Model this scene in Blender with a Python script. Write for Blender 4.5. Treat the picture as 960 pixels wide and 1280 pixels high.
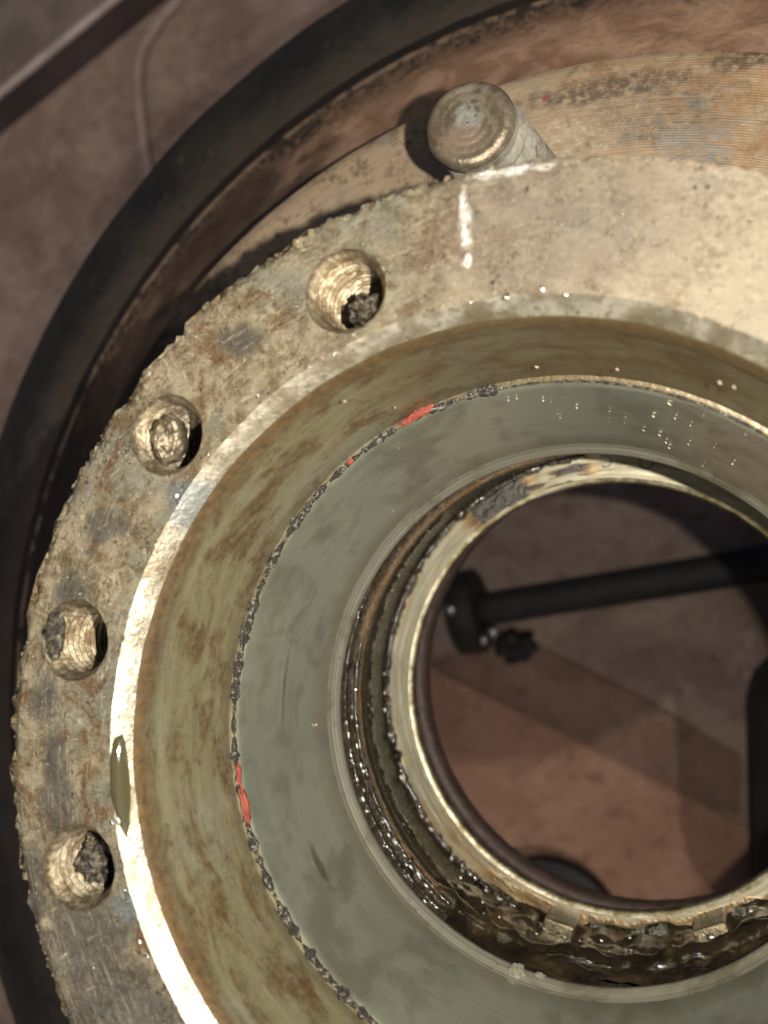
import bpy, bmesh, math, random
from math import sin, cos, pi, radians, hypot, atan2, exp
from mathutils import Vector, Matrix, noise
from mathutils.geometry import delaunay_2d_cdt

random.seed(7)
for o in list(bpy.data.objects):
    bpy.data.objects.remove(o)
S = 0.12                      # metres per hub-flange radius; every shape below is written in flange radii
sc = bpy.context.scene
COL = sc.collection

# ------------------------------------------------------------------ camera
cd = bpy.data.cameras.new('camera')
cam = bpy.data.objects.new('camera', cd)
COL.objects.link(cam)
Rm = Matrix(((0.937539, 0.0, -0.34788), (0.035552, 0.994764, 0.095813), (0.346059, -0.102197, 0.93263)))
M = Rm.transposed().to_4x4()
M.translation = Vector((0.36045, 0.23555, 1.54941)) * S
cam.matrix_world = M
cd.sensor_fit = 'VERTICAL'
cd.sensor_height = 24.0
cd.lens = 22.5
cd.clip_start = 0.005
cd.clip_end = 500
cd.dof.use_dof = True
cd.dof.focus_distance = 0.262
cd.dof.aperture_fstop = 7.4
sc.camera = cam

# ------------------------------------------------------------------ sky and sun
SUN_AZ, SUN_EL = -49.0, 50.0
w = bpy.data.worlds.new('World')
sc.world = w
w.use_nodes = True
nt = w.node_tree
nt.nodes.clear()
sky = nt.nodes.new('ShaderNodeTexSky')
sky.sky_type = 'NISHITA'
sky.sun_disc = False
sky.sun_elevation = radians(SUN_EL)
sky.sun_rotation = radians(90 - SUN_AZ)
sky.dust_density = 6.0
sky.air_density = 0.8
sky.ozone_density = 0.6
bg = nt.nodes.new('ShaderNodeBackground')
bg.inputs[1].default_value = 0.05
wo = nt.nodes.new('ShaderNodeOutputWorld')
nt.links.new(sky.outputs[0], bg.inputs[0])
nt.links.new(bg.outputs[0], wo.inputs[0])
sd = bpy.data.lights.new('sun', 'SUN')
sd.energy = 1.1
sd.angle = radians(1.5)
sd.color = (1.0, 0.92, 0.80)
sun = bpy.data.objects.new('sun', sd)
COL.objects.link(sun)
sv = Vector((cos(radians(SUN_EL)) * cos(radians(SUN_AZ)), cos(radians(SUN_EL)) * sin(radians(SUN_AZ)), sin(radians(SUN_EL))))
sun.rotation_euler = sv.to_track_quat('Z', 'Y').to_euler()
sun.location = sv * 3

# the small lamp that lit the picture: it stands a hand's breadth right of the eye, and its near light gives
# the fall-off across the flange and the shadows that fan outwards from the hub
ld = bpy.data.lights.new('hand_lamp', 'POINT')
ld.energy = 9.5
ld.shadow_soft_size = 0.0022
ld.color = (1.0, 0.94, 0.83)
lamp = bpy.data.objects.new('hand_lamp', ld)
COL.objects.link(lamp)
lamp.location = Vector((0.597, 0.295, 1.468)) * S

sc.view_settings.view_transform = 'Standard'
sc.view_settings.look = 'None'
sc.view_settings.gamma = 1
sc.view_settings.exposure = -0.54
sc.view_settings.use_curve_mapping = False
sc.render.engine = 'CYCLES'
sc.cycles.use_denoising = True
sc.cycles.caustics_reflective = True
sc.cycles.caustics_refractive = False
sc.cycles.sample_clamp_indirect = 4
sc.cycles.max_bounces = 8


# ------------------------------------------------------------------ material helper
class NB:
    def __init__(s, name):
        s.m = bpy.data.materials.new(name)
        s.m.use_nodes = True
        s.t = s.m.node_tree
        s.t.nodes.clear()
        s.out = s.n('ShaderNodeOutputMaterial')
        tc = s.n('ShaderNodeTexCoord')
        sca = s.n('ShaderNodeVectorMath')
        sca.operation = 'SCALE'
        s.t.links.new(tc.outputs['Object'], sca.inputs[0])
        sca.inputs['Scale'].default_value = 1 / S
        s.pos = sca.outputs[0]
        sp = s.n('ShaderNodeSeparateXYZ')
        s.t.links.new(s.pos, sp.inputs[0])
        s.x, s.y, s.z = sp.outputs

    def n(s, t):
        return s.t.nodes.new(t)

    def put(s, sock, v):
        if isinstance(v, bpy.types.NodeSocket):
            s.t.links.new(v, sock)
        elif isinstance(v, (tuple, list)) and sock.type == 'RGBA' and len(v) == 3:
            sock.default_value = (*v, 1)
        else:
            sock.default_value = v

    def m2(s, op, a, b=0.0, c=0.0, clamp=False):
        k = s.n('ShaderNodeMath')
        k.operation = op
        k.use_clamp = clamp
        for i, v in enumerate((a, b, c)):
            s.put(k.inputs[i], v)
        return k.outputs[0]

    def mul(s, a, b): return s.m2('MULTIPLY', a, b)
    def add(s, a, b): return s.m2('ADD', a, b)
    def sub(s, a, b): return s.m2('SUBTRACT', a, b)
    def inv(s, a): return s.m2('SUBTRACT', 1.0, a)
    def mx(s, a, b): return s.m2('MAXIMUM', a, b)

    def polar(s):
        r = s.m2('SQRT', s.add(s.mul(s.x, s.x), s.mul(s.y, s.y)))
        a = s.m2('ARCTAN2', s.mul(s.y, -1.0), s.mul(s.x, -1.0))   # seam at azimuth 0; value = azimuth - pi
        return r, a

    def comb(s, x, y, z):
        k = s.n('ShaderNodeCombineXYZ')
        for i, v in enumerate((x, y, z)):
            s.put(k.inputs[i], v)
        return k.outputs[0]

    def noise(s, scale, detail=4, rough=0.55, dist=0.0, vec=None):
        k = s.n('ShaderNodeTexNoise')
        s.put(k.inputs['Vector'], vec or s.pos)
        k.inputs['Scale'].default_value = scale
        k.inputs['Detail'].default_value = detail
        k.inputs['Roughness'].default_value = rough
        k.inputs['Distortion'].default_value = dist
        return k.outputs['Fac']

    def vor(s, scale, vec=None, rnd=1.0):
        k = s.n('ShaderNodeTexVoronoi')
        s.put(k.inputs['Vector'], vec or s.pos)
        k.inputs['Scale'].default_value = scale
        k.inputs['Randomness'].default_value = rnd
        return k.outputs['Distance']

    def ss(s, x, a, b, lo=0.0, hi=1.0):
        k = s.n('ShaderNodeMapRange')
        k.interpolation_type = 'SMOOTHSTEP'
        s.put(k.inputs[0], x)
        for i, v in zip((1, 2, 3, 4), (a, b, lo, hi)):
            k.inputs[i].default_value = v
        return k.outputs[0]

    def mix(s, f, a, b, mode='MIX'):
        k = s.n('ShaderNodeMix')
        k.data_type = 'RGBA'
        k.blend_type = mode
        s.put(k.inputs[0], f)
        s.put(k.inputs[6], a)
        s.put(k.inputs[7], b)
        return k.outputs[2]

    def lerp(s, f, a, b):
        k = s.n('ShaderNodeMix')
        k.data_type = 'FLOAT'
        s.put(k.inputs[0], f)
        s.put(k.inputs[2], a)
        s.put(k.inputs[3], b)
        return k.outputs[0]

    def spot(s, c, rad, scale=18, amt=0.6, soft=0.35, seed=0.0):
        """stain of its own shape: ellipsoid at c with a ragged rim"""
        k = s.n('ShaderNodeVectorMath'); k.operation = 'SUBTRACT'
        s.put(k.inputs[0], s.pos); k.inputs[1].default_value = c
        d = s.n('ShaderNodeVectorMath'); d.operation = 'DIVIDE'
        s.put(d.inputs[0], k.outputs[0]); d.inputs[1].default_value = rad
        l = s.n('ShaderNodeVectorMath'); l.operation = 'LENGTH'
        s.put(l.inputs[0], d.outputs[0])
        nz = s.noise(scale + seed, 5, 0.65)
        v = s.add(l.outputs['Value'], s.mul(s.sub(nz, 0.5), amt * 2))
        return s.ss(v, 1.0 + soft, 1.0 - soft)

    def bump(s, h, strength=0.5, dist=0.01, normal=None):
        k = s.n('ShaderNodeBump')
        s.put(k.inputs['Height'], h)
        k.inputs['Strength'].default_value = strength
        k.inputs['Distance'].default_value = dist * S
        if normal is not None:
            s.put(k.inputs['Normal'], normal)
        return k.outputs[0]

    def done(s, color, rough=0.5, metal=0.0, normal=None, spec=0.5, coat=0.0, coat_rough=0.1, aniso=None, **kw):
        b = s.n('ShaderNodeBsdfPrincipled')
        s.put(b.inputs['Base Color'], color)
        s.put(b.inputs['Roughness'], rough)
        s.put(b.inputs['Metallic'], metal)
        s.put(b.inputs['Specular IOR Level'], spec)
        s.put(b.inputs['Coat Weight'], coat)
        s.put(b.inputs['Coat Roughness'], coat_rough)
        for k, v in kw.items():
            s.put(b.inputs[k], v)
        if aniso:                                    # turned metal: grinding lines run round the axis
            tg = s.n('ShaderNodeTangent')
            tg.direction_type = 'RADIAL'
            tg.axis = 'Z'
            s.t.links.new(tg.outputs[0], b.inputs['Tangent'])
            b.inputs['Anisotropic'].default_value = aniso
            b.inputs['Anisotropic Rotation'].default_value = 0.25
        if normal is not None:
            s.put(b.inputs['Normal'], normal)
            s.put(b.inputs['Coat Normal'], normal)
        s.t.links.new(b.outputs[0], s.out.inputs[0])
        return s.m


MT = {}


def mat_flange():
    b = NB('worn_flange_steel')
    r, a = b.polar()
    big = b.noise(3.2, 5, 0.6, 0.6)
    mid = b.noise(17, 7, 0.72, 0.5)
    fine = b.noise(70, 6, 0.75)
    grit = b.noise(210, 4, 0.7)
    warp = b.noise(11, 8, 0.75, 0.9)
    c = b.mix(b.ss(mid, 0.40, 0.60), (0.235, 0.185, 0.105), (0.48, 0.41, 0.275))
    c = b.mix(b.mul(b.ss(big, 0.48, 0.64), 0.75), c, (0.30, 0.30, 0.235))
    c = b.mix(b.mul(b.ss(warp, 0.51, 0.62), 0.85), c, (0.20, 0.105, 0.04))
    c = b.mix(b.mul(b.ss(b.noise(16, 7, 0.75, 0.5), 0.57, 0.64), 0.75), c, (0.66, 0.57, 0.39))
    c = b.mix(b.mul(b.ss(b.noise(26, 7, 0.75, 0.7), 0.58, 0.65), 0.7), c, (0.13, 0.10, 0.06))
    # lamp glare on the upper right, painted in as a paler, warmer spot
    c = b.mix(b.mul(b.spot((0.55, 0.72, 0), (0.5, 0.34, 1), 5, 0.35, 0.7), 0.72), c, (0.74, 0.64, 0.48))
    c = b.mix(b.mul(b.spot((0.10, 0.88, 0), (0.24, 0.12, 1), 9, 0.5, 0.6), 0.45), c, (0.30, 0.24, 0.20))
    # grime
    g = b.ss(b.noise(21, 6, 0.72, 0.3), 0.57, 0.68)
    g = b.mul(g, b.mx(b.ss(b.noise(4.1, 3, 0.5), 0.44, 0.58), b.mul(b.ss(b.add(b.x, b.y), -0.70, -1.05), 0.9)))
    sp = b.mul(b.spot((0.13, 0.89, 0), (0.035, 0.028, 1), 34, 1.2, 0.5), 0.6)
    for cc, rr in (((-0.888, -0.055, 0), (0.030, 0.065, 1)), ((-0.79, 0.40, 0), (0.05, 0.035, 1)),
                   ((-0.80, -0.37, 0), (0.10, 0.09, 1)), ((-0.86, 0.27, 0), (0.045, 0.04, 1)),
                   ((-0.72, -0.5, 0), (0.14, 0.10, 1)), ((-0.88, -0.14, 0), (0.04, 0.06, 1)), ((-0.93, -0.30, 0), (0.03, 0.09, 1)), ((-0.50, 0.74, 0), (0.05, 0.03, 1)), ((-0.92, 0.06, 0), (0.03, 0.05, 1))):
        sp = b.mx(sp, b.spot(cc, rr, 26, 0.85, 0.4))
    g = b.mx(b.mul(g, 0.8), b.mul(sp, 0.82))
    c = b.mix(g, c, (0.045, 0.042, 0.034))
    # grey smear beside the bore edge
    sm = b.mx(b.spot((-0.605, 0.445, 0), (0.05, 0.03, 1), 20, 0.5, 0.4), b.spot((-0.70, -0.30, 0), (0.05, 0.03, 1), 22, 0.5, 0.4))
    c = b.mix(b.mul(sm, 0.8), c, (0.20, 0.23, 0.24))
    # scraped bright streaks, pits and dark hairlines
    scr = b.noise(1, 5, 0.75, 0.3, b.comb(b.mul(b.add(b.x, b.mul(b.y, 0.5)), 14.0), b.mul(b.sub(b.y, b.mul(b.x, 0.5)), 90.0), 0.0))
    turn = b.noise(1, 5, 0.75, 0.1, b.comb(b.mul(r, 210.0), b.mul(a, 9.0), 0.0))
    pits = b.ss(b.vor(48), 0.20, 0.08)
    pits = b.mul(pits, b.ss(b.noise(8, 4, 0.6), 0.50, 0.62))
    c = b.mix(b.mul(b.ss(turn, 0.53, 0.66), 0.5), c, (0.60, 0.52, 0.36))
    c = b.mix(b.mul(b.ss(scr, 0.60, 0.70), 0.6), c, (0.68, 0.60, 0.44))
    c = b.mix(b.mul(b.mul(b.ss(fine, 0.48, 0.62), 0.75), b.ss(b.noise(5.7, 4, 0.6, 0.5), 0.42, 0.62)), c, (0.38, 0.30, 0.19), 'MULTIPLY')
    c = b.mix(b.mul(pits, 0.8), c, (0.06, 0.045, 0.028))
    c = b.mix(b.mul(b.ss(grit, 0.62, 0.74), 0.5), c, (0.75, 0.68, 0.52))
    c = b.mix(1.0, c, (0.76, 0.755, 0.75), 'MULTIPLY')
    # white glints below the stud, painted in as a run of bare bright metal
    br_ = b.mx(b.spot((-0.066, 0.905, 0), (0.009, 0.05, 1), 34, 1.6, 0.5), b.spot((0.02, 0.985, 0), (0.06, 0.010, 1), 34, 1.5, 0.5))
    br_ = b.mx(br_, b.spot((-0.060, 0.835, 0), (0.006, 0.012, 1), 50, 1.2, 0.5))
    br_ = b.mul(br_, b.ss(fine, 0.34, 0.50))
    c = b.mix(br_, c, (0.85, 0.82, 0.74))
    gl = b.mul(b.ss(b.noise(125, 3, 0.6), 0.635, 0.69), b.ss(b.noise(6.5, 4, 0.6), 0.36, 0.58))
    c = b.mix(gl, c, (0.84, 0.80, 0.70))  # lamp glints put into the colour as bright flecks
    oil = b.mul(b.ss(b.noise(5.2, 5, 0.65, 0.7), 0.52, 0.60), 0.9)
    rough = b.add(b.add(0.38, b.mul(b.sub(fine, 0.5), 0.9)), b.mul(b.sub(mid, 0.5), 0.5))
    rough = b.lerp(b.mx(br_, gl), b.m2('MAXIMUM', rough, 0.2), 0.24)
    metal = b.mx(b.lerp(g, 0.82, 0.0), gl)
    h = b.add(b.add(b.mul(fine, 0.6), b.mul(grit, 0.5)), b.add(b.mul(turn, 0.30), b.add(b.mul(pits, -0.6), b.mul(gl, 0.7))))
    return b.done(c, rough, metal, b.bump(h, 0.85, 0.010), coat=b.mul(oil, 0.5), coat_rough=0.16)


def mat_chamfer():
    b = NB('bright_chamfer_steel')
    mid = b.noise(14, 5, 0.6)
    fine = b.noise(70, 5, 0.7)
    c = b.mix(b.ss(mid, 0.38, 0.62), (0.28, 0.24, 0.165), (0.56, 0.52, 0.42))
    c = b.mix(b.mul(b.ss(fine, 0.52, 0.66), 0.7), c, (0.13, 0.095, 0.05))
    c = b.mix(b.mul(b.ss(b.noise(9, 7, 0.78, 0.6), 0.49, 0.62), 0.6), c, (0.21, 0.17, 0.105))
    nick = b.mx(b.spot((-0.60, 0.43, 0), (0.06, 0.05, 1), 25, 0.4), b.spot((-0.70, -0.20, 0), (0.03, 0.02, 1), 25, 0.4))
    c = b.mix(b.mul(nick, 0.75), c, (0.20, 0.225, 0.225))
    return b.done(c, b.add(0.24, b.mul(fine, 0.25)), 0.8, b.bump(fine, 0.5, 0.005))


def mat_bore():
    b = NB('stained_bore_wall')
    r, a = b.polar()
    vec = b.comb(b.mul(a, 2.2), b.mul(b.z, 6.0), 0.0)
    st = b.noise(2.2, 6, 0.62, 0.5, vec)
    band = b.noise(1, 4, 0.6, 0, b.comb(b.mul(a, 2.5), b.mul(b.z, 30.0), 3.0))
    fine = b.noise(60, 5, 0.7)
    c = b.mix(b.ss(band, 0.3, 0.7), (0.265, 0.24, 0.135), (0.33, 0.305, 0.185))
    c = b.mix(b.mul(b.ss(b.noise(2.6, 4, 0.6), 0.45, 0.65), 0.5), c, (0.34, 0.35, 0.29))
    rust = b.mul(b.ss(b.add(st, b.mul(b.sub(b.noise(40, 7, 0.85), 0.5), 0.55)), 0.42, 0.70), 0.85)
    topband = b.mul(b.ss(b.add(b.z, b.mul(b.sub(b.noise(12, 6, 0.7), 0.5), 0.09)), -0.105, -0.050), 0.8)
    c = b.mix(b.mx(rust, topband), c, b.mix(b.ss(fine, 0.35, 0.65), (0.10, 0.05, 0.019), (0.185, 0.098, 0.038)))
    c = b.mix(b.mul(b.ss(b.noise(40, 6, 0.8), 0.60, 0.72), 0.5), c, (0.07, 0.05, 0.027))
    top_shade = b.mul(b.ss(b.m2('ABSOLUTE', b.sub(a, radians(82) - pi)), 0.75, 0.25), 0.6)  # top of the wall darkened: dim grazing light put into the colour
    c = b.mix(top_shade, c, (0.13, 0.095, 0.045))
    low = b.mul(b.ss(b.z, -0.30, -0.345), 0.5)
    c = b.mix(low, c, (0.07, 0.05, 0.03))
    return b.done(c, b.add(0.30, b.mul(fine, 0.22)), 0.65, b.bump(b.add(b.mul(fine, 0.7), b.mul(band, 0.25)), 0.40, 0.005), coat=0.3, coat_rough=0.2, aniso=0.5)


def mat_cup():
    b = NB('polished_bearing_cup')
    r, a = b.polar()
    ring = b.noise(1, 4, 0.6, 0, b.comb(b.mul(a, 0.8), b.mul(b.z, 90.0), 0.0))
    smear = b.noise(2.5, 5, 0.6, 0.4, b.comb(b.mul(a, 2.0), b.mul(b.z, 2.5), 5.0))
    fine = b.noise(120, 4, 0.7)
    c = b.mix(b.ss(ring, 0.25, 0.75), (0.60, 0.635, 0.51), (0.68, 0.71, 0.585))
    c = b.mix(b.mul(b.ss(smear, 0.46, 0.66), 0.6), c, (0.30, 0.285, 0.20))
    c = b.mix(b.mul(b.ss(b.noise(3.0, 5, 0.65, 0.5), 0.50, 0.68), 0.25), c, (0.36, 0.385, 0.36))
    c = b.mix(b.mul(b.ss(b.add(b.z, b.mul(b.sub(smear, 0.5), 0.10)), -0.63, -0.69), 0.45), c, (0.36, 0.32, 0.20))
    scr = b.noise(1, 3, 0.7, 0.0, b.comb(b.mul(a, 1.6), b.mul(b.z, 420.0), 9.0))
    c = b.mix(b.mul(b.ss(scr, 0.60, 0.72), 0.35), c, (0.80, 0.80, 0.72))
    marks = b.mx(b.spot((-0.575, 0.22, -0.55), (0.03, 0.025, 0.012), 40, 0.8, 0.4), b.spot((-0.57, -0.345, -0.52), (0.05, 0.05, 0.012), 30, 0.6, 0.4))
    scr = b.noise(1, 3, 0.7, 0.0, b.comb(b.mul(a, 1.6), b.mul(b.z, 420.0), 9.0))
    c = b.mix(b.mul(b.ss(scr, 0.60, 0.72), 0.35), c, (0.80, 0.80, 0.72))
    marks = b.mx(marks, b.spot((-0.62, 0.05, -0.52), (0.05, 0.09, 0.006), 25, 0.6, 0.5))
    c = b.mix(b.mul(marks, 0.65), c, (0.17, 0.15, 0.11))
    c = b.mix(b.mul(b.ss(b.noise(95, 2, 0.5), 0.70, 0.76), 0.6), c, (0.5, 0.46, 0.34))
    return b.done(c, b.add(0.21, b.add(b.mul(b.sub(smear, 0.5), 0.18), b.mul(b.sub(fine, 0.5), 0.1))), 0.84,
                  b.bump(b.add(b.mul(ring, 0.4), b.mul(fine, 0.10)), 0.10, 0.004), aniso=0.6, coat=0.35, coat_rough=0.14)


def mat_lip():
    b = NB('ground_cup_lip')
    r, a = b.polar()
    ring = b.noise(1, 4, 0.6, 0, b.comb(b.mul(a, 0.6), b.mul(b.add(b.z, r), 140.0), 0.0))
    c = b.mix(b.ss(ring, 0.3, 0.7), (0.36, 0.345, 0.28), (0.60, 0.585, 0.50))
    c = b.mix(b.mul(b.ss(b.noise(4, 5, 0.65, 0.5), 0.48, 0.62), 0.7), c, (0.24, 0.21, 0.13))
    c = b.mix(b.mul(b.ss(b.noise(30, 5, 0.7), 0.60, 0.7), 0.6), c, (0.12, 0.10, 0.06))
    return b.done(c, 0.32, 0.88, b.bump(ring, 0.3, 0.004), aniso=0.6)


def mat_cavity():
    b = NB('greasy_cast_cavity')
    r, a = b.polar()
    fine = b.noise(75, 6, 0.75)
    ring = b.noise(1, 4, 0.6, 0, b.comb(b.mul(a, 1.2), b.mul(b.add(b.z, b.mul(r, 0.5)), 70.0), 0.0))
    c = b.mix(b.ss(fine, 0.4, 0.65), (0.025, 0.018, 0.010), (0.08, 0.058, 0.035))
    ridge = b.mul(b.ss(r, 0.662, 0.650), b.ss(b.z, -0.93, -0.95))
    c = b.mix(b.mul(ridge, 0.8), c, b.mix(b.ss(ring, 0.3, 0.7), (0.08, 0.042, 0.016), (0.22, 0.13, 0.06)))
    glit = b.mul(b.ss(b.noise(140, 4, 0.7), 0.52, 0.62), b.ss(b.noise(9, 4, 0.6), 0.38, 0.55))
    glit = b.mul(glit, b.ss(b.z, -0.985, -0.965))
    c = b.mix(b.mul(glit, 0.6), c, (0.42, 0.385, 0.33))
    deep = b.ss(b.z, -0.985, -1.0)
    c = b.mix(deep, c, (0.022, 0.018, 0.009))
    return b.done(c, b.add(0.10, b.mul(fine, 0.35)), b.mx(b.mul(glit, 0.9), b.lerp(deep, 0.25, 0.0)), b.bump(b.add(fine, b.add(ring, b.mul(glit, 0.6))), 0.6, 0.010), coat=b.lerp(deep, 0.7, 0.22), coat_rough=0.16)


def mat_ledge():
    b = NB('gold_race_back_face')
    r, a = b.polar()
    br = b.noise(1, 4, 0.65, 0.2, b.comb(b.mul(a, 3.0), b.mul(r, 70.0), 0.0))
    streak = b.noise(1, 5, 0.6, 0.5, b.comb(b.mul(b.add(a, b.mul(r, 5.0)), 4.0), b.mul(b.sub(r, b.mul(a, 0.10)), 34.0), 2.0))
    c = b.mix(b.ss(br, 0.3, 0.7), (0.29, 0.26, 0.175), (0.45, 0.42, 0.32))
    c = b.mix(b.mul(b.ss(b.noise(26, 6, 0.75, 0.5), 0.54, 0.64), 0.5), c, (0.26, 0.20, 0.10))
    # smeared grease film: thin = amber, thick = dark brown. Azimuth in the shader runs from -pi at the right
    def arc(c0, wd, sft=0.12):
        return b.ss(b.m2('ABSOLUTE', b.sub(a, radians(c0) - pi)), wd + sft, wd - sft)
    am = b.mx(arc(120, 0.16), b.mul(arc(107, 0.20), b.ss(streak, 0.44, 0.60)))
    outer = b.ss(b.add(r, b.mul(b.sub(streak, 0.5), 0.05)), 0.684, 0.694)
    am2 = b.mul(outer, arc(160, 0.7))
    low = b.mul(b.ss(b.add(r, b.mul(b.sub(b.noise(16, 5, 0.6), 0.5), 0.10)), 0.632, 0.652), b.mul(b.mx(arc(275, 0.75), b.mul(arc(225, 0.25), 0.6)), 0.5))
    am = b.mx(b.mx(am, am2), low)
    f = b.ss(b.add(am, b.mul(b.sub(streak, 0.5), 0.7)), 0.25, 0.75)
    thin = b.mul(b.ss(b.add(am, b.mul(b.sub(streak, 0.5), 0.9)), 0.05, 0.55), 0.85)
    c = b.mix(thin, c, (0.30, 0.17, 0.045))
    c = b.mix(f, c, (0.022, 0.016, 0.008))
    pit = b.spot((-0.33, 0.50, -1.34), (0.035, 0.03, 0.1), 50, 0.9, 0.4)
    c = b.mix(pit, c, (0.03, 0.022, 0.012))
    return b.done(c, b.lerp(f, 0.38, 0.24), b.lerp(f, 0.6, 0.0), b.bump(b.add(b.mul(br, 0.5), b.mul(b.noise(60, 4, 0.7), b.mul(f, 1.2))), 0.45, 0.010), coat=0.12, coat_rough=0.15)


def mat_grease(name, c0=(0.007, 0.0055, 0.003), c1=(0.026, 0.019, 0.009), rough=0.06, bs=26, bst=0.35, amber=0.0):
    b = NB(name)
    n1 = b.noise(bs, 5, 0.65)
    n2 = b.noise(bs * 0.33, 4, 0.6)
    c = b.mix(b.ss(n2, 0.35, 0.65), c0, c1)
    if amber:
        c = b.mix(b.mul(b.ss(b.noise(9, 5, 0.6), 0.55, 0.68), amber), c, (0.14, 0.085, 0.03))
    return b.done(c, b.add(rough, b.mul(n1, 0.12)), 0.0, b.bump(b.add(n1, n2), bst, 0.016), spec=0.6, coat=1.0, coat_rough=0.04)


def mat_cline():
    b = NB('gritty_black_grease')
    n1 = b.noise(85, 5, 0.7)
    c = b.mix(b.ss(n1, 0.5, 0.68), (0.018, 0.015, 0.011), (0.46, 0.43, 0.37))
    return b.done(c, b.add(0.16, b.mul(n1, 0.2)), b.ss(n1, 0.5, 0.68), b.bump(n1, 0.9, 0.014), coat=0.7, coat_rough=0.08)


def mat_face():
    b = NB('machined_rusty_face')
    r, a = b.polar()
    g = b.noise(1, 4, 0.7, 0.0, b.comb(b.mul(a, 9.0), b.mul(r, 340.0), 0.0))
    wav = b.m2('SINE', b.mul(b.add(r, b.mul(b.noise(6, 2), 0.012)), 900.0))
    groove = b.add(b.mul(wav, 0.07), g)
    big = b.noise(5.5, 6, 0.65, 0.6)
    fine = b.noise(42, 6, 0.7)
    c = b.mix(b.ss(g, 0.34, 0.70), (0.29, 0.21, 0.13), (0.45, 0.34, 0.22))
    c = b.mix(b.mul(b.ss(b.noise(11, 6, 0.75, 0.6), 0.52, 0.64), 0.6), c, (0.12, 0.085, 0.05))
    c = b.mix(b.mul(b.ss(big, 0.52, 0.66), 0.6), c, (0.20, 0.19, 0.155))
    o = b.mx(b.spot((0.44, 1.53, -0.95), (0.20, 0.18, 1), 6, 0.75, 0.35), b.spot((0.15, 1.66, -0.95), (0.20, 0.04, 1), 9, 0.7, 0.4))
    o = b.mul(o, b.ss(fine, 0.30, 0.55))
    o = b.mul(o, b.ss(b.noise(16, 6, 0.7, 0.5), 0.38, 0.58))
    c = b.mix(b.mul(o, 0.8), c, b.mix(fine, (0.22, 0.115, 0.045), (0.40, 0.235, 0.11)))
    blk = b.mx(b.spot((0.05, 1.63, -0.95), (0.22, 0.035, 1), 14, 0.9, 0.4), b.spot((0.42, 1.64, -0.95), (0.14, 0.03, 1), 14, 0.9, 0.4))
    blk = b.mx(blk, b.mul(b.spot((0.22, 1.55, -0.95), (0.18, 0.10, 1), 12, 1.0, 0.3), b.ss(g, 0.45, 0.6)))
    c = b.mix(b.mul(b.mul(blk, b.ss(fine, 0.32, 0.6)), 0.8), c, (0.06, 0.048, 0.035))
    gr = b.spot((0.29, 1.43, -0.95), (0.10, 0.055, 1), 16, 0.7, 0.3)
    c = b.mix(b.mul(b.mul(gr, b.ss(g, 0.42, 0.55)), b.ss(fine, 0.35, 0.6)), c, (0.21, 0.22, 0.21))
    wh = b.spot((-0.04, 1.50, -0.95), (0.13, 0.06, 1), 30, 1.2, 0.25)
    c = b.mix(b.mul(b.mul(wh, b.ss(fine, 0.42, 0.66)), 0.6), c, (0.55, 0.49, 0.36))
    red = b.spot((-0.097, 1.632, -0.95), (0.008, 0.008, 1), 70, 1.0, 0.4)
    c = b.mix(b.mul(red, 0.85), c, (0.30, 0.045, 0.03))
    left = b.mul(b.ss(b.noise(13, 6, 0.7), 0.52, 0.6), b.spot((-0.75, 1.35, -0.95), (0.5, 0.4, 1), 5, 0.3, 0.4))
    c = b.mix(b.mul(b.mul(left, b.ss(fine, 0.36, 0.6)), 0.7), c, (0.08, 0.058, 0.035))
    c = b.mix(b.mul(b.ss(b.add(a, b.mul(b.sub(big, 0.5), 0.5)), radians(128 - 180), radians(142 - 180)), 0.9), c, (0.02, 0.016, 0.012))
    return b.done(c, b.add(0.42, b.mul(fine, 0.3)), 0.35, b.bump(b.add(b.mul(groove, 0.6), b.mul(fine, 0.5)), 0.6, 0.010))


def mat_shoulder():
    b = NB('dirty_drum_shoulder')
    r, a = b.polar()
    fine = b.noise(38, 6, 0.72)
    mid = b.noise(8, 6, 0.65, 0.5)
    sandy = b.noise(90, 3, 0.7)
    c = b.mix(b.ss(mid, 0.36, 0.64), (0.27, 0.150, 0.090), (0.46, 0.285, 0.185))
    c = b.mix(b.mul(b.ss(fine, 0.5, 0.7), 0.5), c, (0.32, 0.215, 0.14))
    c = b.mix(b.mul(b.ss(sandy, 0.62, 0.72), 0.35), c, (0.42, 0.34, 0.25))
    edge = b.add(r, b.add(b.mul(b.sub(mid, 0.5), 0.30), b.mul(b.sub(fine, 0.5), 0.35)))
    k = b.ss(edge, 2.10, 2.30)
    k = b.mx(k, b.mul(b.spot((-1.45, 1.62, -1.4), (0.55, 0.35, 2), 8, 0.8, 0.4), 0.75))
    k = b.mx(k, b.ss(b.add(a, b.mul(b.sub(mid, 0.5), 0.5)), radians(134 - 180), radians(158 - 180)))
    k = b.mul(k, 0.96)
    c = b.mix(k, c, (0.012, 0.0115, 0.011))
    line = b.ss(b.m2('ABSOLUTE', b.sub(r, 2.285)), 0.016, 0.006)
    c = b.mix(b.mul(line, b.mul(b.ss(b.noise(10, 5, 0.7), 0.42, 0.55), 0.7)), c, (0.26, 0.18, 0.12))
    return b.done(c, b.lerp(k, 0.75, 0.55), 0.0, spec=0.25, normal=b.bump(b.add(fine, b.mul(sandy, 0.5)), 0.6, 0.014))


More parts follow.
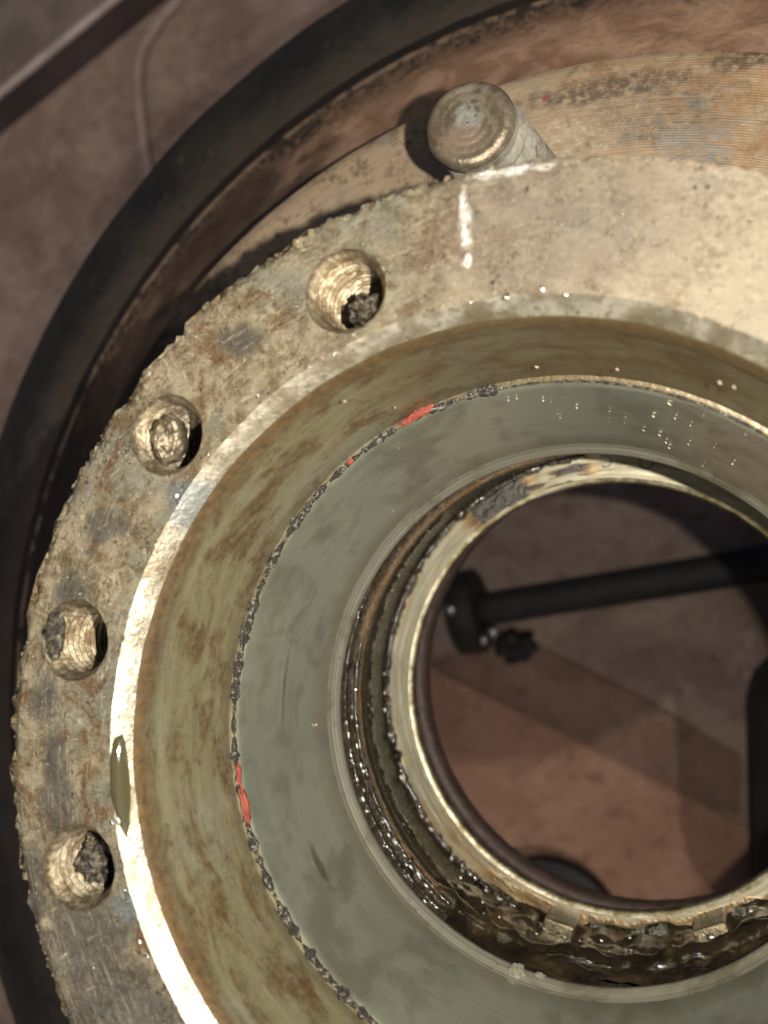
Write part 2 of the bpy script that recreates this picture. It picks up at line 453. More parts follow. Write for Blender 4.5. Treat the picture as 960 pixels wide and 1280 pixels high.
def mat_black_paint():
    b = NB('black_painted_iron')
    fine = b.noise(30, 6, 0.7)
    c = b.mix(b.mul(b.ss(b.noise(3, 7, 0.7, 0.6), 0.40, 0.66), 0.8), (0.009, 0.010, 0.0095), (0.030, 0.028, 0.022))  # soft grey sheen of the ring put into the colour as mottling
    c = b.mix(b.mul(b.ss(b.noise(14, 7, 0.75, 0.6), 0.56, 0.68), 0.35), c, (0.13, 0.095, 0.062))
    c = b.mix(b.mul(b.ss(b.add(b.polar()[0], b.mul(b.sub(fine, 0.5), 0.4)), 2.62, 2.36), 0.45), c, (0.10, 0.072, 0.048))  # brown sheen towards the inner edge, painted in as dust
    c = b.mix(b.mul(b.ss(b.noise(60, 3, 0.6), 0.68, 0.75), 0.4), c, (0.2, 0.17, 0.12))
    return b.done(c, b.add(0.5, b.mul(fine, 0.15)), 0.0, b.bump(fine, 0.25, 0.012), spec=0.5)


def mat_stud_tip():
    b = NB('worn_stud_tip')
    mid = b.noise(14, 5, 0.65, 0.5)
    fine = b.noise(80, 5, 0.7)
    c = b.mix(b.ss(mid, 0.36, 0.64), (0.15, 0.115, 0.075), (0.29, 0.245, 0.175))
    c = b.mix(b.mul(b.spot((-0.175, 1.330, -0.43), (0.030, 0.030, 1), 30, 0.8, 0.4), 0.85), c, (0.42, 0.42, 0.36))
    c = b.mix(b.mul(b.spot((-0.19, 1.28, -0.43), (0.055, 0.035, 1), 26, 0.8, 0.5), 0.7), c, (0.34, 0.24, 0.165))
    c = b.mix(b.mul(b.ss(b.noise(24, 5, 0.7), 0.58, 0.66), 0.6), c, (0.09, 0.06, 0.03))
    return b.done(c, b.add(0.24, b.mul(fine, 0.22)), 0.6, b.bump(b.add(mid, fine), 0.35, 0.008))


def mat_stud_thread():
    b = NB('oily_thread_steel')
    mid = b.noise(14, 5, 0.65, 0.5)
    fine = b.noise(80, 5, 0.7)
    c = b.mix(b.ss(mid, 0.40, 0.6), (0.36, 0.34, 0.28), (0.58, 0.56, 0.48))
    c = b.mix(b.mul(b.ss(b.noise(18, 5, 0.7), 0.55, 0.65), 0.7), c, (0.15, 0.085, 0.03))
    return b.done(c, b.add(0.24, b.mul(fine, 0.2)), 0.45, b.bump(fine, 0.4, 0.006), coat=0.4)


def mat_thread_hole(name='brassy_worn_thread', lo=(0.15, 0.11, 0.06), hi=(0.42, 0.36, 0.245), dirt=0.85):
    b = NB(name)
    mid = b.noise(24, 5, 0.65, 0.5)
    fine = b.noise(90, 5, 0.7)
    c = b.mix(b.ss(mid, 0.42, 0.58), lo, hi)
    c = b.mix(b.mul(b.ss(b.noise(30, 5, 0.7), 0.50, 0.62), dirt), c, (0.085, 0.05, 0.024))
    top = b.ss(b.add(b.z, b.mul(b.sub(mid, 0.5), 0.02)), -0.020, -0.012)
    c = b.mix(b.mul(top, 0.85), c, b.mix(b.ss(fine, 0.42, 0.6), (0.13, 0.10, 0.06), (0.34, 0.285, 0.19)))
    return b.done(c, b.add(0.28, b.mul(fine, 0.25)), 0.75, b.bump(fine, 0.5, 0.008))


def mat_plug():
    b = NB('gritty_hole_grease')
    n1 = b.noise(60, 5, 0.7)
    c = b.mix(b.ss(n1, 0.44, 0.68), (0.026, 0.021, 0.014), (0.20, 0.17, 0.115))
    c = b.mix(b.mul(b.ss(b.noise(22, 4, 0.6), 0.6, 0.7), 0.6), c, (0.12, 0.05, 0.025))
    return b.done(c, b.add(0.12, b.mul(n1, 0.25)), 0.35, b.bump(n1, 0.8, 0.014), coat=1.0, coat_rough=0.05)


def mat_simple(name, c0, c1, scale, rough, metal=0.0, bst=0.4, bd=0.01, coat=0.0):
    b = NB(name)
    n1 = b.noise(scale, 6, 0.65, 0.3)
    n2 = b.noise(scale * 5, 4, 0.7)
    c = b.mix(b.ss(n1, 0.35, 0.65), c0, c1)
    c = b.mix(b.mul(n2, 0.35), c, (0.35, 0.33, 0.3), 'MULTIPLY')
    return b.done(c, b.add(rough, b.mul(b.sub(n2, 0.5), 0.2)), metal, b.bump(b.add(n1, n2), bst, bd), coat=coat)


MT['flange'] = mat_flange()
MT['chamfer'] = mat_chamfer()
MT['bore'] = mat_bore()
MT['cup'] = mat_cup()
MT['lip'] = mat_lip()
MT['cavity'] = mat_cavity()
MT['lug'] = mat_simple('oily_lug_steel', (0.08, 0.058, 0.03), (0.30, 0.25, 0.15), 26, 0.25, 0.7, 0.5, 0.006, 0.6)
MT['bright'] = mat_simple('bare_bright_metal', (0.70, 0.66, 0.56), (0.85, 0.82, 0.74), 30, 0.2, 1.0, 0.4, 0.006)
MT['drop'] = mat_simple('metal_flecked_droplet', (0.30, 0.28, 0.24), (0.62, 0.60, 0.54), 50, 0.22, 0.9, 0.3, 0.004, 1.0)
MT['edge'] = mat_simple('oil_stained_edge', (0.11, 0.085, 0.04), (0.36, 0.33, 0.25), 22, 0.36, 0.75, 0.3, 0.004)
MT['ledge'] = mat_ledge()
MT['grease'] = mat_grease('wet_brown_grease', amber=0.3)
MT['oil'] = mat_grease('olive_oil_drop', (0.05, 0.045, 0.02), (0.075, 0.065, 0.03), 0.04, 8, 0.1)
MT['cline'] = mat_cline()
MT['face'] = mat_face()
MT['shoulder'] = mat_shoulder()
MT['black'] = mat_black_paint()
MT['tip'] = mat_stud_tip()
MT['thread'] = mat_stud_thread()
MT['hole'] = mat_thread_hole(dirt=0.6)
MT['hole_dull'] = mat_thread_hole('dull_dirty_thread', (0.15, 0.12, 0.075), (0.36, 0.31, 0.215), 0.75)
MT['plug'] = mat_plug()
MT['seal'] = mat_simple('purple_brown_seal', (0.05, 0.034, 0.030), (0.09, 0.06, 0.052), 30, 0.4, 0.1)
MT['red'] = mat_simple('red_sealant', (0.26, 0.05, 0.03), (0.42, 0.105, 0.07), 40, 0.35, 0, 0.8, 0.01, 0.3)
MT['grit'] = mat_simple('pale_grit', (0.30, 0.27, 0.20), (0.5, 0.47, 0.38), 60, 0.4, 0.2)
MT['clear'] = mat_simple('pale_grease_crumb', (0.30, 0.28, 0.21), (0.48, 0.45, 0.36), 40, 0.15, 0, 0.9, 0.02, 1.0)
def mat_ground(name, lo, hi, spk):
    b = NB(name)
    n1, n2, n3 = b.noise(1.1, 7, 0.7, 0.5), b.noise(7, 7, 0.75, 0.4), b.noise(38, 5, 0.8)
    c = b.mix(b.ss(n1, 0.36, 0.64), lo, hi)
    c = b.mix(b.mul(b.ss(n2, 0.52, 0.66), 0.55), c, tuple(v * 0.42 for v in lo))
    c = b.mix(b.mul(b.ss(b.noise(4.2, 6, 0.7), 0.55, 0.66), 0.4), c, tuple(min(1, v * 1.35) for v in hi))
    c = b.mix(b.mul(b.ss(n3, 0.58, 0.68), 0.6), c, spk)
    return b.done(c, b.add(0.62, b.mul(n2, 0.25)), 0, b.bump(b.add(b.mul(n2, 1.2), b.mul(n3, 0.7)), 0.7, 0.05))


MT['floor'] = mat_ground('red_brown_concrete', (0.26, 0.175, 0.138), (0.44, 0.315, 0.255), (0.55, 0.45, 0.36))
MT['slab'] = mat_ground('sun_patch_terracotta', (0.36, 0.19, 0.125), (0.50, 0.285, 0.195), (0.5, 0.36, 0.26))  # sunlight on the floor put into this paler colour
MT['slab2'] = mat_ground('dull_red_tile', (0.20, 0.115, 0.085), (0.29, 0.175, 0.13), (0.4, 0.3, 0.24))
MT['beam'] = mat_simple('painted_steel_beam', (0.21, 0.155, 0.13), (0.31, 0.24, 0.21), 2.5, 0.45, 0.2, 0.3, 0.02)
MT['web'] = mat_simple('dark_purple_web', (0.045, 0.034, 0.036), (0.07, 0.052, 0.053), 2.5, 0.5, 0.0, 0.3, 0.02)  # web coloured darker than the top flange
MT['bead'] = mat_simple('pale_beam_edge', (0.40, 0.32, 0.29), (0.52, 0.43, 0.40), 4, 0.4, 0.1)  # edge coloured paler than the rest of the beam
MT['cable'] = mat_simple('grey_cable', (0.28, 0.21, 0.18), (0.36, 0.275, 0.24), 5, 0.55)
MT['rod'] = mat_simple('black_greasy_rod', (0.012, 0.011, 0.010), (0.025, 0.022, 0.018), 8, 0.6, 0.0, 0.5, 0.02)
MT['bolt'] = mat_simple('shiny_bolt', (0.4, 0.4, 0.42), (0.6, 0.6, 0.62), 10, 0.2, 0.9)
MT['disc_black'] = mat_simple('matte_black_disc', (0.010, 0.010, 0.010), (0.02, 0.019, 0.018), 5, 0.6)
MT['wood'] = mat_simple('dark_timber', (0.016, 0.015, 0.013), (0.032, 0.029, 0.026), 3, 0.75)
MT['ink'] = mat_simple('stamped_black', (0.05, 0.04, 0.03), (0.07, 0.055, 0.04), 30, 0.5)


# ------------------------------------------------------------------ object helpers
def thing(name, label, cat, loc=(0, 0, 0), group=None):
    o = bpy.data.objects.new(name, None)
    o.empty_display_size = 0.02
    COL.objects.link(o)
    o.location = Vector(loc) * S
    o['label'] = label
    o['category'] = cat
    if group:
        o['group'] = group
    return o


def obj(name, vs, fs, mat, parent=None, smooth=True, label=None, kind=None, sharp=None):
    me = bpy.data.meshes.new(name)
    me.from_pydata([(v[0] * S, v[1] * S, v[2] * S) for v in vs], [], fs)
    me.update()
    if smooth:
        me.polygons.foreach_set('use_smooth', [True] * len(me.polygons))
        if sharp:
            me.set_sharp_from_angle(angle=radians(sharp))
    me.materials.append(mat)
    o = bpy.data.objects.new(name, me)
    COL.objects.link(o)
    if parent is not None:
        o.parent = parent
        t = parent.location if parent.type == 'EMPTY' else Vector((0, 0, 0))
        o.matrix_parent_inverse = Matrix.Translation(-t)
    if label:
        o['label'] = label
    if kind:
        o['kind'] = kind
    return o


def N3(x, y, z, s, seed=0.0):
    return noise.noise(Vector((x * s + seed, y * s - seed * 0.7, z * s + seed * 1.3)))


def F3(x, y, z, s, oct_=4, seed=0.0):
    return noise.fractal(Vector((x * s + seed, y * s - seed, z * s + seed * 1.3)), 0.8, 2.1, oct_)


def refine(prof, step):
    out = [prof[0]]
    for (r0, z0), (r1, z1) in zip(prof, prof[1:]):
        k = max(1, int(round(hypot(r1 - r0, z1 - z0) / step)))
        for i in range(1, k + 1):
            out.append((r0 + (r1 - r0) * i / k, z0 + (z1 - z0) * i / k))
    return out


def lathe(prof, segs=360, amp=0.0, freq=12.0, seed=0.0, disp=None, flip=False, c=(0, 0)):
    vs, fs = [], []
    n = len(prof)
    for i in range(segs):
        a = 2 * pi * i / segs
        for (r, z) in prof:
            x, y = r * cos(a), r * sin(a)
            d = amp * N3(x, y, z, freq, seed) if amp else 0.0
            if disp:
                d += disp(a, r, z)
            vs.append((c[0] + (r + d) * cos(a), c[1] + (r + d) * sin(a), z + d * 0.4))
    for i in range(segs):
        j = (i + 1) % segs
        for k in range(n - 1):
            q = (i * n + k, j * n + k, j * n + k + 1, i * n + k + 1)
            fs.append(q[::-1] if flip else q)
    return vs, fs


def box(x0, x1, y0, y1, z0, z1, bev=0.02, jit=0.0, rot=0.0, loc=(0, 0, 0), sub=0):
    bm = bmesh.new()
    bmesh.ops.create_cube(bm, size=1)
    for v in bm.verts:
        v.co = Vector((x0 if v.co.x < 0 else x1, y0 if v.co.y < 0 else y1, z0 if v.co.z < 0 else z1))
    if sub:
        bmesh.ops.subdivide_edges(bm, edges=bm.edges[:], cuts=sub, use_grid_fill=True)
    if bev:
        es = [e for e in bm.edges if e.calc_face_angle(0) > 0.5]
        bmesh.ops.bevel(bm, geom=es, offset=bev, segments=3, affect='EDGES', profile=0.5)
    R = Matrix.Rotation(rot, 3, 'Z')
    vs = []
    for v in bm.verts:
        p = v.co.copy()
        if jit:
            p += Vector((N3(*p, 9, 1), N3(*p, 9, 5), N3(*p, 9, 9))) * jit
        vs.append(tuple(R @ p + Vector(loc)))
    bm.verts.index_update()
    fs = [[v.index for v in f.verts] for f in bm.faces]
    bm.free()
    return vs, fs


def blob(c, rad, amp=0.3, freq=3.0, sub=4, seed=0.0, rot=0.0):
    bm = bmesh.new()
    bmesh.ops.create_icosphere(bm, subdivisions=sub, radius=1)
    R = Matrix.Rotation(rot, 3, 'Z')
    vs = []
    for v in bm.verts:
        p = v.co * (1 + amp * F3(*v.co, freq / 2, 4, seed))
        p = R @ Vector((p.x * rad[0], p.y * rad[1], p.z * rad[2]))
        vs.append(tuple(p + Vector(c)))
    bm.verts.index_update()
    fs = [[v.index for v in f.verts] for f in bm.faces]
    bm.free()
    return vs, fs


def tube(path, rad, seg=16, cap=True):
    vs, fs = [], []
    n = len(path)
    up = Vector((0, 0, 1))
    for i, p in enumerate(path):
        p = Vector(p)
        t = (Vector(path[min(i + 1, n - 1)]) - Vector(path[max(i - 1, 0)])).normalized()
        u = t.cross(up)
        if u.length < 1e-4:
            u = t.cross(Vector((1, 0, 0)))
        u.normalize()
        v = u.cross(t)
        rr = rad[i] if isinstance(rad, (list, tuple)) else rad
        for k in range(seg):
            a = 2 * pi * k / seg
            vs.append(tuple(p + (u * cos(a) + v * sin(a)) * rr))
    for i in range(n - 1):
        for k in range(seg):
            l = (k + 1) % seg
            fs.append((i * seg + k, i * seg + l, (i + 1) * seg + l, (i + 1) * seg + k))
    if cap:
        fs.append(tuple(range(seg))[::-1])
        fs.append(tuple(range((n - 1) * seg, n * seg)))
    return vs, fs


def join(parts):
    vs, fs = [], []
    for v, f in parts:
        k = len(vs)
        vs += v
        fs += [[i + k for i in q] for q in f]
    return vs, fs


def patch(prof, az0, az1, nseg, thick, flip=False):
    """skin lying over a lathe wall: profile points are pushed into the open by thick(az, s); negative = below the wall"""
    L = [0]
    for p, q in zip(prof, prof[1:]):
        L.append(L[-1] + hypot(q[0] - p[0], q[1] - p[1]))
    nr = []
    for i in range(len(prof)):
        p, q = prof[max(i - 1, 0)], prof[min(i + 1, len(prof) - 1)]
        dr, dz = q[0] - p[0], q[1] - p[1]
        l = hypot(dr, dz) or 1
        nr.append((dz / l, -dr / l))
    vs, fs = [], []
    n = len(prof)
    for i in range(nseg + 1):
        a = radians(az0 + (az1 - az0) * i / nseg)
        for (r, z), (nx, nz), s in zip(prof, nr, L):
            t = thick(a, s, r, z)
            R_ = r + nx * t
            vs.append((R_ * cos(a), R_ * sin(a), z + nz * t))
    for i in range(nseg):
        for k in range(n - 1):
            q = (i * n + k, (i + 1) * n + k, (i + 1) * n + k + 1, i * n + k + 1)
            fs.append(q[::-1] if flip else q)
    return vs, fs


def lerp_az(a, tab):
    d = math.degrees(a)
    for (a0, v0), (a1, v1) in zip(tab, tab[1:]):
        if a0 <= d <= a1:
            t = (d - a0) / (a1 - a0)
            t = t * t * (3 - 2 * t)
            return v0 + (v1 - v0) * t
    return tab[0][1] if d < tab[0][0] else tab[-1][1]


# ------------------------------------------------------------------ floor and what lies on it
FZ = -5.6
n = 60
vs, fs = [], []
for i in range(n + 1):
    for j in range(n + 1):
        f = lambda k: math.copysign(abs(k / n * 2 - 1) ** 3, k / n * 2 - 1) * 400
        vs.append((f(i), f(j), FZ))
for i in range(n):
    for j in range(n):
        fs.append((i * (n + 1) + j, (i + 1) * (n + 1) + j, (i + 1) * (n + 1) + j + 1, i * (n + 1) + j + 1))
floor = obj('floor', vs, fs, MT['floor'], smooth=False, kind='structure')

# drum stands: three short posts under the drum wall
for k, az in enumerate((0, 120, 240)):
    t = thing('drum_stand', 'short dark post under the drum wall at the %s of the drum' % ('right', 'far side', 'lower left')[k], 'stand', (2.72 * cos(radians(az)), 2.72 * sin(radians(az)), FZ), 'posts under the drum')
    cx, cy = 2.72 * cos(radians(az)), 2.72 * sin(radians(az))
    obj('post', *box(-.11, .11, -.11, .11, FZ + .06, -2.384, .02, rot=radians(az), loc=(cx, cy, 0)), MT['wood'], t)
    obj('foot_plate', *box(-.3, .3, -.3, .3, FZ, FZ + .06, .015, rot=radians(az), loc=(cx, cy, 0)), MT['wood'], t)

# slabs on the floor seen through the bore; the terracotta one paints the sun patch
def slab(name, corners, z1, m, label, cat='tile'):
    bm = bmesh.new()
    f = bm.faces.new([bm.verts.new((x, y, z1)) for x, y in corners])
    bmesh.ops.recalc_face_normals(bm, faces=[f])
    if f.normal.z < 0:
        f.normal_flip()
    r = bmesh.ops.extrude_face_region(bm, geom=[f])
    for v in [g for g in r['geom'] if isinstance(g, bmesh.types.BMVert)]:
        v.co.z = z1
    for v in f.verts:
        v.co.z = FZ
    bmesh.ops.recalc_face_normals(bm, faces=bm.faces[:])
    es = [e for e in bm.edges if all(v.co.z > FZ + 1e-4 for v in e.verts)]
    bmesh.ops.bevel(bm, geom=es, offset=0.015, segments=2, affect='EDGES')
    bm.verts.index_update()
    o = obj(name, [tuple(v.co) for v in bm.verts], [[v.index for v in q.verts] for q in bm.faces], m, smooth=False)
    bm.free()
    o['label'] = label
    o['category'] = cat
    return o

slab('floor_slab', [(-1.956, -0.161), (0.36, -1.225), (0.36, -2.643), (-2.784, -2.643), (-3.138, -0.161)], FZ + .05, MT['slab'],
     'bright terracotta slab painted as the sun patch on the dark floor below the bore')
slab('floor_slab', [(-1.247, 0.075), (-0.302, -0.386), (0.325, -0.752), (0.289, -1.154), (-0.03, -1.059), (-1.956, -0.185)], FZ + .035, MT['slab2'],
     'dull reddish brown tile strip on the floor between the rod and the painted sun patch')

# greasy rod with an end plate
rod = thing('steel_rod', 'black greasy rod with a bolted end plate seen through the bore', 'rod', (-1.2, .24, FZ))
p0, p1 = Vector((-1.507, 0.231, FZ + .25)), Vector((3.007, 0.938, FZ + .25))
dirv = (p1 - p0).normalized()
path = [tuple(p0 + (p1 - p0) * i / 30) for i in range(31)]
obj('shaft', *tube(path, 0.124, 24), MT['rod'], rod)
pl = []
for k in range(24):
    pass
e0 = p0 - dirv * 0.12
obj('end_plate', *tube([tuple(e0), tuple(e0 + dirv * .02), tuple(e0 + dirv * .18), tuple(e0 + dirv * .2)], [0.28, 0.31, 0.31, 0.28], 32), MT['rod'], rod)
sdv = Vector((-dirv.y, dirv.x, 0))
for (dx, dy, rr, zz) in ((.26, -.17, .05, FZ + .30), (.20, -.22, .045, FZ + .38), (.05, .02, .04, FZ + .57)):
    c_ = e0 + dirv * dx + sdv * dy
    obj('bolt_head', *blob((c_.x, c_.y, zz), (rr, rr, rr * .8), .08, 2, 2, dx), MT['bolt'], rod)
c_ = e0 + dirv * .38 - sdv * .30
obj('grease_lump', *blob((c_.x, c_.y, FZ + .14), (.14, .11, .12), .6, 4, 4, 3), MT['rod'], rod)

t = obj('black_disc', *lathe([(0.001, FZ + .19), (.47, FZ + .19), (.52, FZ + .18), (.54, FZ + .14), (.54, FZ)], 96, c=(-1.011, -2.052), flip=False), MT['disc_black'], sharp=40)  # plain black disc on the floor
t['label'] = 'black disc lying on the floor under the lower bore edge'
t['category'] = 'disc'
t = obj('timber_block', *box(.38, 1.8, -2.2, .02, FZ, FZ + 1.15, .34, .03, sub=0), MT['wood'])
t['label'] = 'dark rough timber block standing on the floor at the right edge'
t['category'] = 'block'

# steel beam at the upper left: channel with a flange edge
bt = thing('steel_beam', 'reddish brown steel beam lying across the upper left corner', 'beam', (-4.6, 4.3, FZ))
A_, B_ = Vector((-5.951, 5.044, 0)), Vector((-4.73, 5.669, 0))
bd = (B_ - A_).normalized()
bn = Vector((-bd.y, bd.x, 0))
ang = atan2(bd.y, bd.x)
mid = (A_ + B_) / 2
obj('top_flange', *box(-6, 6, 0.0, 1.5, FZ + .36, FZ + .43, .02, rot=ang, loc=tuple(mid)), MT['beam'], bt)
obj('web', *box(-6, 6, .03, .12, FZ, FZ + .357, .01, rot=ang, loc=tuple(mid)), MT['web'], bt)
obj('edge_bead', *tube([tuple(mid + bd * k + Vector((0, 0, FZ + .42)) - bn * .0) for k in (-6, -3, 0, 3, 6)], .042, 12), MT['bead'], bt)

# cable
def cat(pts, k=10):
    out = []
    P = [pts[0]] + pts + [pts[-1]]
    for i in range(1, len(P) - 2):
        a, b_, c2, d2 = (Vector(P[i + q]) for q in (-1, 0, 1, 2))
        for j in range(k):
            u = j / k
            out.append(tuple(0.5 * (2 * b_ + (c2 - a) * u + (2 * a - 5 * b_ + 4 * c2 - d2) * u * u + (3 * b_ - a - 3 * c2 + d2) * u ** 3)))
    out.append(tuple(P[-1]))
    return out

t = obj('cable', *tube(cat([(-3.729, 2.203, FZ + .04), (-4.344, 3.385, FZ + .05), (-4.556, 4.306, FZ + .10), (-4.627, 5.134, FZ + .16), (-4.486, 5.535, FZ + .12), (-4.143, 5.925, FZ + .06), (-2.666, 7.285, FZ + .04), (-0.656, 8.112, FZ + .04)]), .05, 14), MT['cable'])
t['label'] = 'thin brown cable curving over the floor beside the beam'
t['category'] = 'cable'

# ------------------------------------------------------------------ brake drum
drum = thing('brake_drum', 'black brake drum with rusty machined face under the flanged hub', 'brake drum', (0, 0, -2.38))
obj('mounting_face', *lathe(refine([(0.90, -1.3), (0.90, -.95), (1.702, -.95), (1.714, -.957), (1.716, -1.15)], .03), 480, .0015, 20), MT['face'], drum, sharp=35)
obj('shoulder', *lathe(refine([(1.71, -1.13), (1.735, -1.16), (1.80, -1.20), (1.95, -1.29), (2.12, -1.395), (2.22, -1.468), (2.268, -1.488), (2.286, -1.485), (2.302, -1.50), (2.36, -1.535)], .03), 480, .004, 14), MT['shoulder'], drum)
obj('outer_wall', *lathe(refine([(2.36, -1.535), (2.52, -1.575), (2.68, -1.635), (2.80, -1.715), (2.87, -1.80), (2.905, -1.90), (2.915, -2.02), (2.915, -2.38), (2.70, -2.38), (2.70, -1.95), (2.55, -1.75), (1.0, -1.4)], .04), 480, .005, 5), MT['black'], drum)
# the wheel stud standing in the face
SX, SY, SRR = -0.176, 1.32, 0.104
stud = [(SRR, -.95)]
z = -.94
while z < -.495:
    stud += [(SRR, z), (SRR - .0005, z + .006), (SRR - .013, z + .018), (SRR - .013, z + .024)]
    z += .038
stud += [(SRR - .002, -.470), (SRR - .001, -.452)]
def lean(vf):
    return [(x + .062 * (-.43 - z) / .52, y + .02 * (-.43 - z) / .52, z) for x, y, z in vf[0]], vf[1]


o = obj('wheel_stud', *lean(lathe(stud, 72, .0012, 30, c=(SX, SY), flip=True)), MT['thread'], drum, sharp=50, label='worn threaded stud standing on the drum face behind the hub flange')
tipp = [(SRR - .001, -.452), (SRR - .006, -.438), (SRR - .016, -.431)] + [(SRR - .016 - (SRR - .018) * k / 14, -.431 + .001 * sin(k * 2.0)) for k in range(1, 15)]
obj('stud_tip', *lean(lathe(tipp, 72, .0018, 22, c=(SX, SY), flip=True)), MT['tip'], o)

# ------------------------------------------------------------------ hub
hub = thing('wheel_hub', 'worn steel wheel hub with tapped flange holes and greasy stepped bore', 'wheel hub', (0, 0, -1.8))
HOLES = [(-0.288, 0.807), (-0.654, 0.568), (-0.852, 0.179), (-0.823, -0.244), (-0.60, -0.62), (-0.23, -0.832)]
HR = 0.079
R_IN = 0.763


def edge_r(a):
    x, y = cos(a), sin(a)
    t = 0.0040 * N3(x, y, 0, 27, 3) + (0.0036 * N3(x, y, 0, 90, 8) + 0.0045 * N3(x, y, 0, 190, 5)) * (0.5 + 1.6 * max(0, N3(x, y, 0, 6, 17) + .2)) + 0.005 * N3(x, y, 0, 7, 2)
    # burrs
    t += 0.016 * max(0.0, N3(x, y, 0, 50, 21) - 0.45) * 2
    return 1.0 + t


def top_z(x, y):
    r = hypot(x, y)
    e = edge_r(atan2(y, x))
    z = 0.0022 * F3(x, y, 0, 12, 4) + 0.0012 * N3(x, y, 0, 60)
    k = max(0.0, 1 - (e - r) / 0.022)
    z -= 0.012 * k * k * (1.0 + 1.2 * N3(x, y, 0, 40, 4))            # battered outer edge
    k = max(0.0, 1 - (r - R_IN) / 0.03)
    z += 0.004 * k * N3(x, y, 0, 25, 9)
    for px, py, pr, pd in ((0.132, 0.889, .018, .012), (-0.607, 0.45, .03, .010), (-.79, .40, .02, .006), (-0.888, -.05, .025, -.008), (-.062, .93, .012, -.008), (-.064, .86, .012, -.008)):
        d = hypot(x - px, y - py) / pr
        if d < 2:
            z -= pd * exp(-d * d * 1.5) * (1 + 0.5 * N3(x, y, 0, 80))
    for hx, hy in HOLES:
        d = hypot(x - hx, y - hy)
        if d < HR + .02:
            z += 0.003 * max(0, 1 - (d - HR) / .02) * (1 + N3(x, y, 0, 50))
    return z


pts, edges = [], []


def loop(f, n):
    k = len(pts)
    for i in range(n):
        pts.append(Vector(f(2 * pi * i / n)))
    edges.extend((k + i, k + (i + 1) % n) for i in range(n))


loop(lambda a: (edge_r(a) * cos(a), edge_r(a) * sin(a)), 1500)
loop(lambda a: ((R_IN + .003 * N3(cos(a), sin(a), 0, 25, 4)) * cos(a), (R_IN + .003 * N3(cos(a), sin(a), 0, 25, 4)) * sin(a)), 700)
for hx, hy in HOLES:
    loop(lambda a: (hx + HR * (1 + .025 * N3(cos(a), sin(a), hx, 3)) * cos(a), hy + HR * (1 + .025 * N3(cos(a), sin(a), hx, 3)) * sin(a)), 72)
r = R_IN + 0.007
while r < 0.985:
    st = 0.009
    n = int(2 * pi * r / st)
    for i in range(n):
        a = 2 * pi * (i + random.random() * .6) / n
        rr = r + (random.random() - .5) * .005
        x, y = rr * cos(a), rr * sin(a)
        if all(hypot(x - hx, y - hy) > HR + .005 for hx, hy in HOLES):
            d = math.degrees(a)
            if (50 < d < 230) or i % 3 == 0:
                pts.append(Vector((x, y)))
    r += 0.0085
res = delaunay_2d_cdt(pts, edges, [], 0, 1e-6)
vv, ff = res[0], res[2]
keep = []
for f in ff:
    cx = sum(vv[i].x for i in f) / 3
    cy = sum(vv[i].y for i in f) / 3
    r_ = hypot(cx, cy)
    if r_ < R_IN or r_ > edge_r(atan2(cy, cx)) + .0015:
        continue
    if any(hypot(cx - hx, cy - hy) < HR * .985 for hx, hy in HOLES):
        continue
    keep.append(list(f))
obj('flange', [(v.x, v.y, top_z(v.x, v.y)) for v in vv], keep, MT['flange'], hub)

# flange rim (side), back and barrel
sidep = [(-.012, 0), (-.05, .006), (-.12, .004), (-.2, .0), (-.25, -.01)]
vs, fs = [], []
NS = 1500
for i in range(NS):
    a = 2 * pi * i / NS
    e = edge_r(a)
    vs.append((e * cos(a), e * sin(a), top_z(e * cos(a), e * sin(a))))
    for zz, dr in sidep[1:]:
        q = 1 + dr + .006 * N3(cos(a), sin(a), zz, 20)
        vs.append((q * cos(a), q * sin(a), zz))
    for rr, zz in ((.90, -.27), (.84, -.32), (.82, -.6), (.85, -1.3), (.93, -1.5), (.95, -1.8), (.76, -1.8)):
        vs.append((rr * cos(a), rr * sin(a), zz))
K = 12
for i in range(NS):
    j = (i + 1) % NS
    for k in range(K - 1):
        fs.append((i * K + k, i * K + k + 1, j * K + k + 1, j * K + k))
obj('barrel', vs, fs, MT['flange'], hub, sharp=50)

# tapped holes with grease in them
PLUG = [  # lump of dirt in the hole: offset, radii, roughness
    ((.020, -.024, -.085), (.030, .036, .06), .38), ((-.034, .004, -.060), (.032, .048, .045), .16), ((-.052, .012, -.004), (.024, .046, .010), .30),
    ((-.030, -.006, -.115), (.042, .050, .06), .26), ((0, 0, -.12), (.05, .05, .05), .3), ((0, 0, -.12), (.05, .05, .05), .3)]
for (hx, hy), (po, pr, pa) in zip(HOLES, PLUG):
    prof = [(HR, .003), (HR - .001, -.004), (.0735, -.010)]
    z = -.016
    while z > -.235:
        prof += [(.0640, z - .004), (.0640, z - .006), (.0735, z - .0125), (.0735, z - .0145)]
        z -= .0180
    prof += [(.064, -.248), (.064, -.30)]
    h = obj('threaded_hole', *lathe(prof, 96, .0010, 40, hx, c=(hx, hy)), MT['hole' if hx in (-.288, -.852) else 'hole_dull'], hub, sharp=40)
    obj('grease_plug', *blob((hx + po[0], hy + po[1], po[2]), pr, pa, 5, 5, hx + hy), MT['hole_dull' if hx == -.654 else 'plug'], h,
        label='lump of grey grease on the right side of the hole' if hx == HOLES[0][0] else None)

